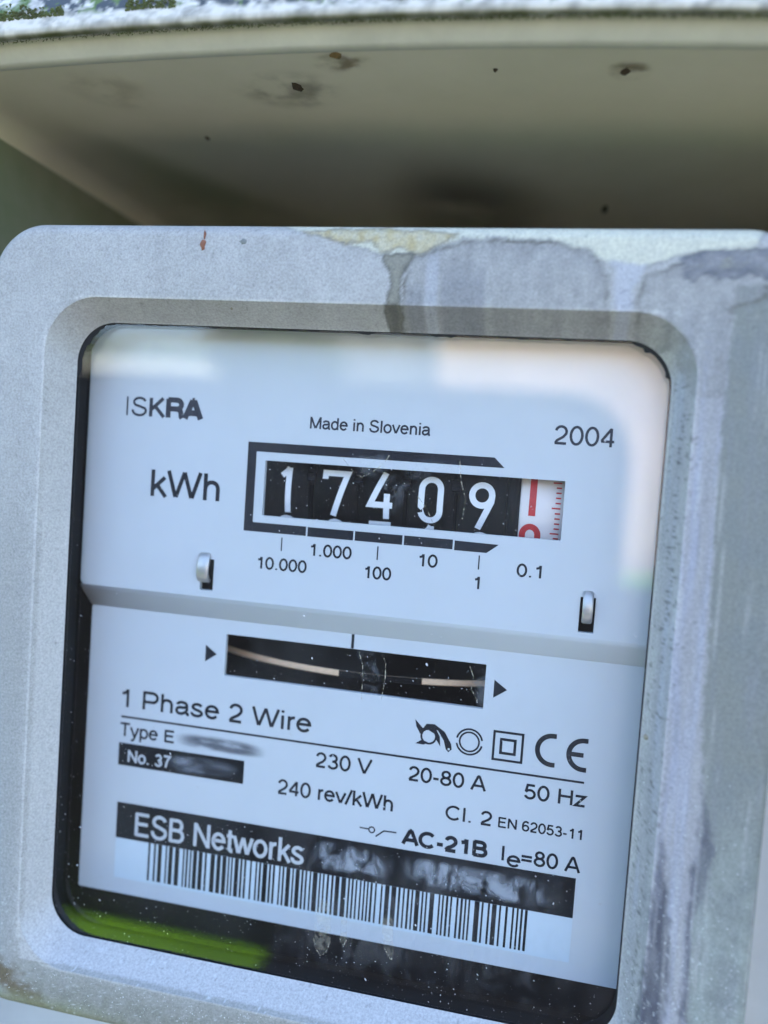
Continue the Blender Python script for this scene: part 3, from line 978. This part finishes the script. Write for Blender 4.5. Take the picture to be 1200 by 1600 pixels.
# ---- clear window cover
def glass_mat():
    m = bpy.data.materials.new("clear cover plastic")
    m.use_nodes = True
    n, l = m.node_tree.nodes, m.node_tree.links
    n.remove(n["Principled BSDF"])
    tr = n.new("ShaderNodeBsdfTransparent")
    tr.inputs[0].default_value = (.985, .99, .995, 1)
    gl = n.new("ShaderNodeBsdfGlossy")
    gl.inputs["Roughness"].default_value = .015
    fr = n.new("ShaderNodeFresnel")
    ge = n.new("ShaderNodeNewGeometry")
    mr = n.new("ShaderNodeMapRange")      # same reflectance from either side of the pane
    mr.inputs[3].default_value = 1.58
    mr.inputs[4].default_value = 1 / 1.58
    l.new(ge.outputs["Backfacing"], mr.inputs[0])
    l.new(mr.outputs[0], fr.inputs[0])
    mx = n.new("ShaderNodeMixShader")
    l.new(fr.outputs[0], mx.inputs[0])
    l.new(tr.outputs[0], mx.inputs[1])
    l.new(gl.outputs[0], mx.inputs[2])
    l.new(mx.outputs[0], n["Material Output"].inputs[0])
    return m


mb = MB()
mb.box(-82.0, 16.9, -86.7, 22.3, 3.9, 5.7)
cover = mb.build("window_cover", glass_mat(), meter)
ZG = 5.7
# grime packed round the edge of the cover
ring = rrect(*ins(WIN, .05), ns=70, nc=16)
n = len(ring)
v = []
rr = random.Random(5)
for i, (x, y) in enumerate(ring):
    top = max(0, min(1, (y - 10) / 9))
    wd = .12 + .22 * top + (rr.random() ** 6) * (.35 * top + .08)
    if x < -78 and y > 12:
        wd += .7
    if x > 11 and y > 16:
        wd += .45
    cxm, cym = (-81.3 + 16.15) / 2, (-86 + 21.6) / 2
    ix = min(max(x, -74), 9)
    iy = min(max(y, -79), 14)
    L = math.hypot(ix - x, iy - y) or 1
    v += [(x, y, ZG + .12), (x + (ix - x) / L * wd, y + (iy - y) / L * wd, ZG + .04)]
link("grime_line", mesh("grime_line", v, [(2 * i, 2 * i + 1, (2 * i + 3) % (2 * n), (2 * i + 2) % (2 * n)) for i in range(n)]), M_GRIME, meter)

# dust on the cover: small flakes lying on it
mb = MB()
rr = random.Random(21)


def flake(x, y, L, wd, ang, z):
    c, s = math.cos(ang), math.sin(ang)
    pts = [(-L, 0), (-L * .3, -wd), (L * .6, -wd * .7), (L, 0), (L * .4, wd), (-L * .5, wd * .8)]
    top = [(x + a * c - b * s, y + a * s + b * c, z) for a, b in pts]
    mb.add(top + [(x, y, z + .03)], [(i, (i + 1) % 6, 6) for i in range(6)])


for i in range(6500):
    x, y = rr.uniform(-80.6, 15.6), rr.uniform(-85.5, 19)
    d = .35 + .65 * min(1, max(0, (-y - 0) / 70))
    if -52 < x < 0 and -38.5 < y < 2:
        d = .8
    if x > -10 and y < -60:
        d = 1
    if rr.random() > d * .75:
        continue
    L = .03 + .12 * rr.random() ** 4 + (.18 if rr.random() < .015 else 0)
    flake(x, y, L, L * rr.uniform(.3, .7), math.radians(rr.gauss(-50, 28)), ZG + .005)
dust = mb.build("dust", mat("pale dust", (.46, .47, .49), .8), cover, kind="stuff")
# pale grit thrown up on the lower part of the housing
mb = MB()
for i in range(7000):
    side = rr.random()
    if side < .62:
        x, y = rr.uniform(16.5, 31.5), rr.uniform(-96, -35)
        keep = ((-35 - y) / 60) ** 1.6
    else:
        x, y = rr.uniform(-90, 20), rr.uniform(-95.5, -87.5)
        keep = .5
    if rr.random() > keep:
        continue
    zz = 11.14
    if x < 18.6 and y > -89.2:
        zz = 11.0 - max(0, (18.5 - x)) * 4.5 / 2.35
    elif y > -89.2:
        zz = 11.14
    L = .035 + .10 * rr.random() ** 4
    flake(x, y, L, L * rr.uniform(.4, .8), math.radians(rr.gauss(-50, 30)), zz)
mb.build("pale_grit", mat("pale grit", (.62, .63, .62), .6), meter, kind="stuff")
M_FILM = decal_mat("dried water film", (.55, .58, .62), .10, 330, .5, (1, 1, 1), .42, .66, distort=1.2)
M_FILM2 = decal_mat("dried drop residue", (.50, .46, .36), .2, 700, .15, (1, 1, 1), .35, .6, distort=.8)
M_EDGE = decal_mat("residue edge", (.60, .54, .42), .5, 1800, .01, (1, 1, 1), .40, .62)
M_HAZE = decal_mat("dust film", (.5, .5, .5), .035, 55, .25, (1, 1, .7), .3, .7, distort=.8)
patch("dust_film", rrect(-80.8, 15.7, -85.6, 21.2, 7), ZG + .008, M_HAZE, cover)
M_HAZE2 = decal_mat("dust film low", (.52, .52, .53), .07, 240, .6, (1, 1, .6), .42, .7, distort=1.0)
patch("dust_film", rrect(-46, 15.4, -85.4, -58, 6), ZG + .009, M_HAZE2, cover)
patch("water_mark", [(-33.5, 2.4), (-24.3, 2.9), (-24.8, .5), (-26.0, -1.9), (-30.3, -1.7), (-32, .4)], ZG + .01, M_FILM, cover)
patch("water_mark", [(-24.2, 2.2), (-14, 2.3), (-15, -.2), (-18.5, -1.2), (-23.5, -2.0)], ZG + .01, M_FILM, cover)
patch("water_mark", [(-27.5, -1.0), (-22.5, 0), (-21.5, -3.5), (-24, -8), (-27, -7.5), (-26, -4)], ZG + .012, M_FILM, cover)
patch("water_mark", [(-29.9, -28.6), (-26, -28.2), (-23.8, -33), (-24.5, -38), (-27.4, -37.6), (-27.6, -32.5)], ZG + .01, M_FILM, cover)
patch("water_mark", [(-10.6, -29.8), (-6.5, -29.6), (-6.0, -38.2), (-9.0, -38.4), (-9.2, -35)], ZG + .01, M_FILM, cover)
patch("drip_mark", [(-32.9, -70.5), (-30.0, -70.5), (-29.5, -78.3), (-30.2, -80.4), (-31.0, -81.0), (-32.0, -80.4), (-32.7, -78.6)], ZG + .01, M_FILM2, cover)
patch("drip_mark", [(-28.3, -72.5), (-27.2, -72.5), (-27.0, -77.8), (-27.6, -78.9), (-28.3, -77.8)], ZG + .01, M_FILM2, cover)
patch("drip_mark", [(-21.4, -71.5), (-19.6, -71.5), (-19.2, -77.0), (-19.4, -79.4), (-20.6, -78.2), (-21.4, -76.0)], ZG + .01, M_FILM2, cover)
mb = MB()
for q, line in enumerate((
        [(-29.9, -28.5), (-28.3, -29.8), (-27.55, -31.8), (-27.4, -34), (-27.35, -37.5)],
        [(-24.6, -29.4), (-23.8, -31.0), (-23.7, -33.2), (-24.1, -37)],
        [(-10.4, -29.9), (-9.7, -31.5), (-9.9, -33.5), (-8.9, -35), (-8.8, -37.5)],
        [(-33.0, 1.0), (-31.2, -.9), (-29.8, -1.6), (-28.6, -1.0), (-27.6, -.2), (-26.5, .6), (-25.6, 2.1)],
        [(-14.4, 2.4), (-14.0, -1), (-13.0, -4), (-13.3, -7)], [(-21.5, -3), (-19.2, -5.6), (-17.6, -8.4)],
        [(-32.7, -77.8), (-32.3, -79.8), (-31.3, -80.9), (-30.4, -80.3), (-29.7, -78)],
        [(-20.9, -77.3), (-20.2, -78.4), (-19.4, -79.4), (-19.3, -77.6)],
        [(-28.2, -77.4), (-27.6, -78.7), (-27.1, -77.4)])):
    v, f = ribbon(line, .12)
    me = mesh("tide_line", [(a + rr.gauss(0, .02), b + rr.gauss(0, .02), ZG + .02 + .002 * q) for a, b in v], f)
    at = me.attributes.new("rim", 'FLOAT', 'POINT')
    at.data.foreach_set("value", [1.0] * len(v))
    link("tide_line", me, M_EDGE, cover)

# =============================================================== meter box
box = thing("meter_box", "cream plastic recessed meter box with mossy white front edge above the meter", "meter box", (-30, -262, -100))
BX0, BX1, BY0, BY1, BZ0 = -107, 47, -262, 62, -100
bow = lambda x: -.00042 * (x + 45) ** 2


def sheet(name, m, prof, x0, x1, nx, parent, yfun=bow, **k):
    """a strip of profile (y, z) swept along x with the sag of the old box"""
    v, f = [], []
    for i in range(nx + 1):
        x = x0 + (x1 - x0) * i / nx
        for y, z in prof:
            v.append((x, y + yfun(x), z))
    n = len(prof)
    for i in range(nx):
        for j in range(n - 1):
            f.append((i * n + j, i * n + j + 1, (i + 1) * n + j + 1, (i + 1) * n + j))
    me = mesh(name, v, f)
    fix_normals(me)
    return link(name, me, m, parent, smooth=True, **k)


mb = MB()
mb.box(BX0 - 3, BX1 + 3, BY1, BY1 + 3, BZ0, 11.5)
sheet("box_ceiling", M_BOX, [(62, 12), (62, -5), (62, -40), (62, -96), (61, -99), (58, -100), (58, -102), (66, -102), (66, 12)], BX0 - 3, BX1 + 3, 40, box)
for x0, x1 in ((BX0 - 3, BX0), (BX1, BX1 + 3)):
    mb = MB()
    mb.box(x0, x1, BY0, BY1 - 3.2, BZ0, 14)
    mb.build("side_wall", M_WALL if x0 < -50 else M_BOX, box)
mb = MB()
mb.box(BX0 - 3, BX1 + 3, BY0, BY1 - 5, BZ0 - 4, BZ0 - .2)
mb.build("back_wall", M_BOX, box)
mb = MB()
mb.box(BX0 - 3, BX1 + 3, BY0 - 3, BY0, BZ0, 14)
mb.build("box_floor", M_BOX, box)
sheet("box_lip", M_LIP, [(66.0, 10.5), (62.2, 10.5), (61.75, 11.6), (61.75, 12.6), (62.1, 13.2), (63.5, 14.4), (63.9, 14.8), (66.0, 14.9)], BX0 - 3, BX1 + 3, 60, box)


v, f = [], []
for i in range(11):
    a = math.radians(90 * i / 10)
    x, y = BX0 + 4 - 4.05 * math.sin(a), 58 + 4 * math.cos(a)
    for k in range(12):
        z = -99.5 + 110.5 * k / 11
        v.append((x, y + bow(x), z))
f = [(i * 12 + k, i * 12 + k + 1, (i + 1) * 12 + k + 1, (i + 1) * 12 + k) for i in range(10) for k in range(11)]
link("corner_fillet", mesh("corner_fillet", v, f), M_BOX, box, smooth=True)

# white painted front edge, mossy and peeling on top
def edge_mat():
    m = mat("peeling white paint", (.8, .8, .8), .7, bump=(900, .3, .2))
    n, l = m.node_tree.nodes, m.node_tree.links
    a = n.new("ShaderNodeVertexColor")
    a.layer_name = "stain"
    l.new(a.outputs[0], n["Principled BSDF"].inputs["Base Color"])
    return m


ep = [(66.8, 10), (65.0, 13.0), (64.1, 15.5), (63.85, 16.2), (63.9, 16.8), (64.2, 17.2)] + [(64.6 + .28 * k, 17.3 - .012 * k * k * .3) for k in range(1, 22)] + [(74, 14), (100, 14)]
v, f, nx = [], [], 560
for i in range(nx + 1):
    x = BX0 - 40 + (BX1 - BX0 + 80) * i / nx
    for j, (y, z) in enumerate(ep):
        jit = .25 * (fbm(np.array([x * .9]), np.array([y * 1.2]))[0] - .5) if 6 <= j < 27 else 0
        v.append((x, y + bow(x), z + jit * .9))
n = len(ep)
f = [(i * n + j, i * n + j + 1, (i + 1) * n + j + 1, (i + 1) * n + j) for i in range(nx) for j in range(n - 1)]
me = mesh("front_edge", v, f)
fix_normals(me)
VA = np.array(v)
xx, yy = VA[:, 0], VA[:, 1] - bow(VA[:, 0])
colr = np.array((.66, .62, .56)) * (1 - .5 * np.clip((fbm(xx * .5 + 11, yy * .9) - .4) * 3, 0, 1))[:, None]
lim = 66.2 - 1.1 * np.clip((xx + 75) / 70, 0, 1) + 1.5 * (fbm(xx * .35, yy * .4) - .5)
a = np.clip((yy - lim) * 1.6, 0, 1) * np.clip((fbm(xx * .8 + 4, yy * .9) - .38) * 6, 0, 1)
grime = np.where((fbm(xx * .28 + 60, yy * .3) > .5)[:, None], np.array((.055, .065, .075)), np.array((.10, .16, .04)))
colr = colr * (1 - a[:, None]) + grime * a[:, None]
a = np.clip((64.25 + .35 * (fbm(xx * .5, yy * 0 + 3) - .5) - yy) * 2.2, 0, 1)
colr = colr * (1 - a[:, None]) + np.array((.085, .09, .03)) * a[:, None]
ca = me.color_attributes.new("stain", 'FLOAT_COLOR', 'POINT')
ca.data.foreach_set("color", np.c_[colr, np.ones(len(v))].ravel())
link("front_edge", me, edge_mat(), box, smooth=True, label="white front edge with peeling paint and moss along its top")

# moss cushions: small tufts along the edge and in the groove under it
mb = MB()
rr = random.Random(31)


def tuft(x, y, z, r):
    n = 5
    a = rr.random() * 6
    v = [(x + r * math.cos(a + i * 1.2566), y + r * .8 * math.sin(a + i * 1.2566), z - r * .2) for i in range(n)]
    v.append((x + rr.gauss(0, r * .3), y + rr.gauss(0, r * .3), z + r * .9))
    mb.add(v, [(i, (i + 1) % n, n) for i in range(n)])


for i in range(9000):
    x = rr.uniform(-118, 60)
    c = fbm(np.array([x * .06 + 2]), np.array([3.0]))[0]
    if rr.random() < .55:
        if rr.random() > .25 + 1.2 * c * (1 if -60 < x else .5):
            continue
        y, z = 64.0 + abs(rr.gauss(0, .22)) - .25, 15.2 + rr.random() * .9
        r = rr.uniform(.05, .13)
    else:
        c2 = fbm(np.array([x * .12 + 50]), np.array([1.0]))[0]
        if c2 < .47 or x > -8:
            continue
        y = 66.4 - .9 * min(1, max(0, (x + 75) / 70)) + abs(rr.gauss(0, .8)) + .5 * (.55 - c2)
        z = 17.2
        r = rr.uniform(.12, .34)
    tuft(x, y + bow(x), z, r)
mb.build("moss", mat("moss", (.13, .16, .045), .9, noise=(120, .6), col2=(.06, .06, .03)), box, kind="stuff")

# debris stuck under the ceiling
brown = mat("brown debris", (.07, .045, .025), .9, noise=(900, .5))
ochre = mat("ochre debris", (.25, .16, .06), .9, noise=(900, .5))


def fleck(x, z, rx, rz, m, seed):
    r_ = random.Random(seed)
    n = 9
    v = [(x + rx * (1 + .6 * (r_.random() - .5)) * math.cos(i * 6.283 / n), 62.0 + bow(x) - .02, z + rz * (1 + .6 * (r_.random() - .5)) * math.sin(i * 6.283 / n)) for i in range(n)]
    v.append((x, 61.5 + bow(x), z))
    link("dirt_fleck", mesh("dirt_fleck", v, [(i, (i + 1) % n, n) for i in range(n)]), m, box)


for x, z, rx, rz, m in ((-46.5, 0.5, .9, 1.5, brown), (-37.2, 10.0, 1.0, 1.0, ochre), (5.6, 4.5, .7, 1.0, brown), (6.5, -57, .6, 3.0, brown), (-13.5, 5, .4, .5, brown), (-71, -18, .5, .9, brown)):
    fleck(x, z, rx, rz, m, int(x * 10))
M_SMEAR = decal_mat("brown smear", (.20, .14, .07), .55, 260, .6, (1, 1, 1), .35, .7)


def smear(pts, m):
    """a flat smear lying on the underside of the ceiling, points (x, z)"""
    o = patch("ceiling_smear", pts, 0, m, None)
    for v_ in o.data.vertices:
        X, Y, Z = v_.co
        xm, zm = X / MM, Z / MM
        v_.co = P(xm, 62.0 + bow(xm) - .06, zm)
    o.parent = box
    o.location = -box.location


smear([(-41, 11.3), (-33, 11.3), (-31, 9), (-34, 5), (-39, 4), (-43, 7)], M_SMEAR)
smear([(-58, 6), (-44, 8), (-36, 2), (-40, -8), (-52, -9), (-60, -2)], mat_grey := decal_mat("grey smear", (.10, .09, .07), .35, 200, .6, (1, 1, 1), .38, .7))
smear([(-92, 11), (-74, 11), (-70, 2), (-76, -10), (-86, -6)], decal_mat("faint ochre smear", (.30, .22, .11), .28, 160, .8, (1, 1, 1), .3, .7))
smear([(2, 8), (10, 8), (10, 2), (3, 1)], M_SMEAR)
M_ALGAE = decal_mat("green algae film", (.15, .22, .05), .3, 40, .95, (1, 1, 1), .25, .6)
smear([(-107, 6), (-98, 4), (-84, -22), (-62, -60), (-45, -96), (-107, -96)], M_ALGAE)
M_DARKFILM = decal_mat("dark ceiling film", (.035, .03, .022), .5, 30, .9, (1, 1, 1), .2, .55)
smear([(-38, -20), (-12, -26), (4, -50), (0, -96), (-50, -96), (-48, -50)], M_DARKFILM)  # darker film towards the back middle of the ceiling

mb = MB()
mb.box(33.4, BX1 - .2, -255, 12, -9, -6)
mb.build("side_ledge", mat("pale ledge plastic", (.72, .73, .71), .5, noise=(90, .12)), box)

# house wall round the box, its top cut low so sun reaches the ground
mb = MB()
mb.box(-5000, BX0 - 3.2, GROUND, 320, -300, 9)
mb.box(BX1 + 3.2, 5000, GROUND, 320, -300, 9)
mb.box(BX0 - 3.2, BX1 + 3.2, 66.5, 320, -300, 9)
mb.box(BX0 - 3.2, BX1 + 3.2, GROUND, BY0 - 3.2, -300, 9)
mb.build("house_wall", mat("grey render", (.42, .41, .39), .85, noise=(12, .3), bump=(300, .6, 3)), None, kind="structure")

# ---------------------------------------- window mirrors: fence added as a dark silhouette, far side of the garden
fence = thing("silhouette_fence", "dark stained board fence across the garden, mirrored in the meter window", "fence", (-900, GROUND, 1836))
M_FENCE = mat("dark silhouette boards", (.007, .007, .009), .75, noise=(14, .4))
FZ = 1836
for i in range(14):
    x0 = -3408 + i * 256
    x1 = x0 + 255.4
    top = 211
    pts = [(x0, GROUND + 4.2), (x1, GROUND + 4.2), (x1, top), (x0, top)]
    if i == 13:
        pts = [(x0, GROUND + 4.2), (x1, GROUND + 4.2)] + arc(x1 - 160, top - 160, 160, 160, 0, 90, 10) + [(x0, top)]
    n = len(pts)
    mb = MB()
    mb.add([(a, b, z) for z in (FZ, FZ + 20) for a, b in pts], [tuple(range(n)), tuple(range(2 * n - 1, n - 1, -1))] + [(k, n + k, n + (k + 1) % n, (k + 1) % n) for k in range(n)])
    mb.build("board", M_FENCE, fence)
for y in (-1050, 0):
    mb = MB()
    mb.box(-3390, 160, y, y + 70, FZ + 20.5, FZ + 60)
    mb.build("rail", M_FENCE, fence)


def house(name, x0, x1, h, z, m, label):
    t = thing(name, label, "house", ((x0 + x1) / 2, GROUND, z))
    mb = MB()
    mb.box(x0, x1, GROUND + .5, h, z, z + 6000)
    mb.build("wall", m, t)
    mb = MB()
    k = (x1 - x0) * .04
    mb.add([(x0 - k, h, z - 250), (x1 + k, h, z - 250), (x1 + k, h, z + 6250), (x0 - k, h, z + 6250), (x0 - k, h + 500, z + 3000), (x1 + k, h + 500, z + 3000)],
           [(0, 1, 5, 4), (2, 3, 4, 5), (0, 4, 3), (1, 2, 5), (0, 3, 2, 1)])
    mb.build("roof", mat("slate roof", (.10, .11, .13), .7, noise=(3, .3)), t)
    mb = MB()
    a = x0 + (x1 - x0) * .8
    mb.box(a, a + 900, GROUND + 900, GROUND + 2000, z - 60, z - 2)
    mb.build("window", mat("dark pane", (.03, .04, .05), .1), t)
    return t


house("white_house", -10200, -5750, 1980, 13000, mat("cream render", (.80, .73, .65), .8, noise=(1, .1)), "cream rendered house across the garden, mirrored at the left of the window top")
house("pink_house", -1900, 7000, 2450, 12400, mat("pale pink render", (.80, .58, .49), .8, noise=(.6, .35)), "pink rendered house across the garden, mirrored at the right of the window top")
tree = thing("garden_tree", "small bushy tree between the two houses, mirrored in the window top", "tree", (-3700, GROUND, 10000))
mb = MB()
n = 8
mb.add([(-3700 + (90 - 50 * k) * math.cos(i * .785), GROUND + 2300 * k, 10000 + (90 - 50 * k) * math.sin(i * .785)) for k in (0, 1) for i in range(n)], [(i, (i + 1) % n, n + (i + 1) % n, n + i) for i in range(n)])
mb.build("trunk", mat("bark", (.10, .08, .06), .9), tree)
mb = MB()
rr = random.Random(77)
for i in range(1300):
    a, u = rr.uniform(0, 6.283), rr.uniform(-1, 1)
    r = (rr.random() ** .4)
    c = (-3700 + 950 * r * math.sqrt(1 - u * u) * math.cos(a), 1360 + 430 * r * u, 10000 + 950 * r * math.sqrt(1 - u * u) * math.sin(a))
    d1 = Vector((rr.gauss(0, 1), rr.gauss(0, 1), rr.gauss(0, 1))).normalized() * 90
    d2 = d1.orthogonal().normalized() * 55
    mb.add([tuple(Vector(c) + q) for q in (-d1, d2, d1, -d2)], [(0, 1, 2, 3)])
mb.build("crown", mat("tree leaves", (.07, .11, .04), .7, noise=(2, .5)), tree)

# low far hill between the two houses
v, f = [], []
for i in range(25):
    for j in range(9):
        u, t = i / 24 * 2 - 1, j / 8
        v.append((-24000 + 16000 * u, GROUND - 200 + 16500 * (1 - u ** 6) * math.sin(t * math.pi / 2) * (1 + .1 * math.sin(i * 1.7)), 60000 + 20000 * t))
f = [(i * 9 + j, (i + 1) * 9 + j, (i + 1) * 9 + j + 1, i * 9 + j + 1) for i in range(24) for j in range(8)]
link("hill", mesh("hill", v, f), mat("hillside", (.19, .20, .18), .9, noise=(.08, .4)), None, kind="structure", smooth=True)
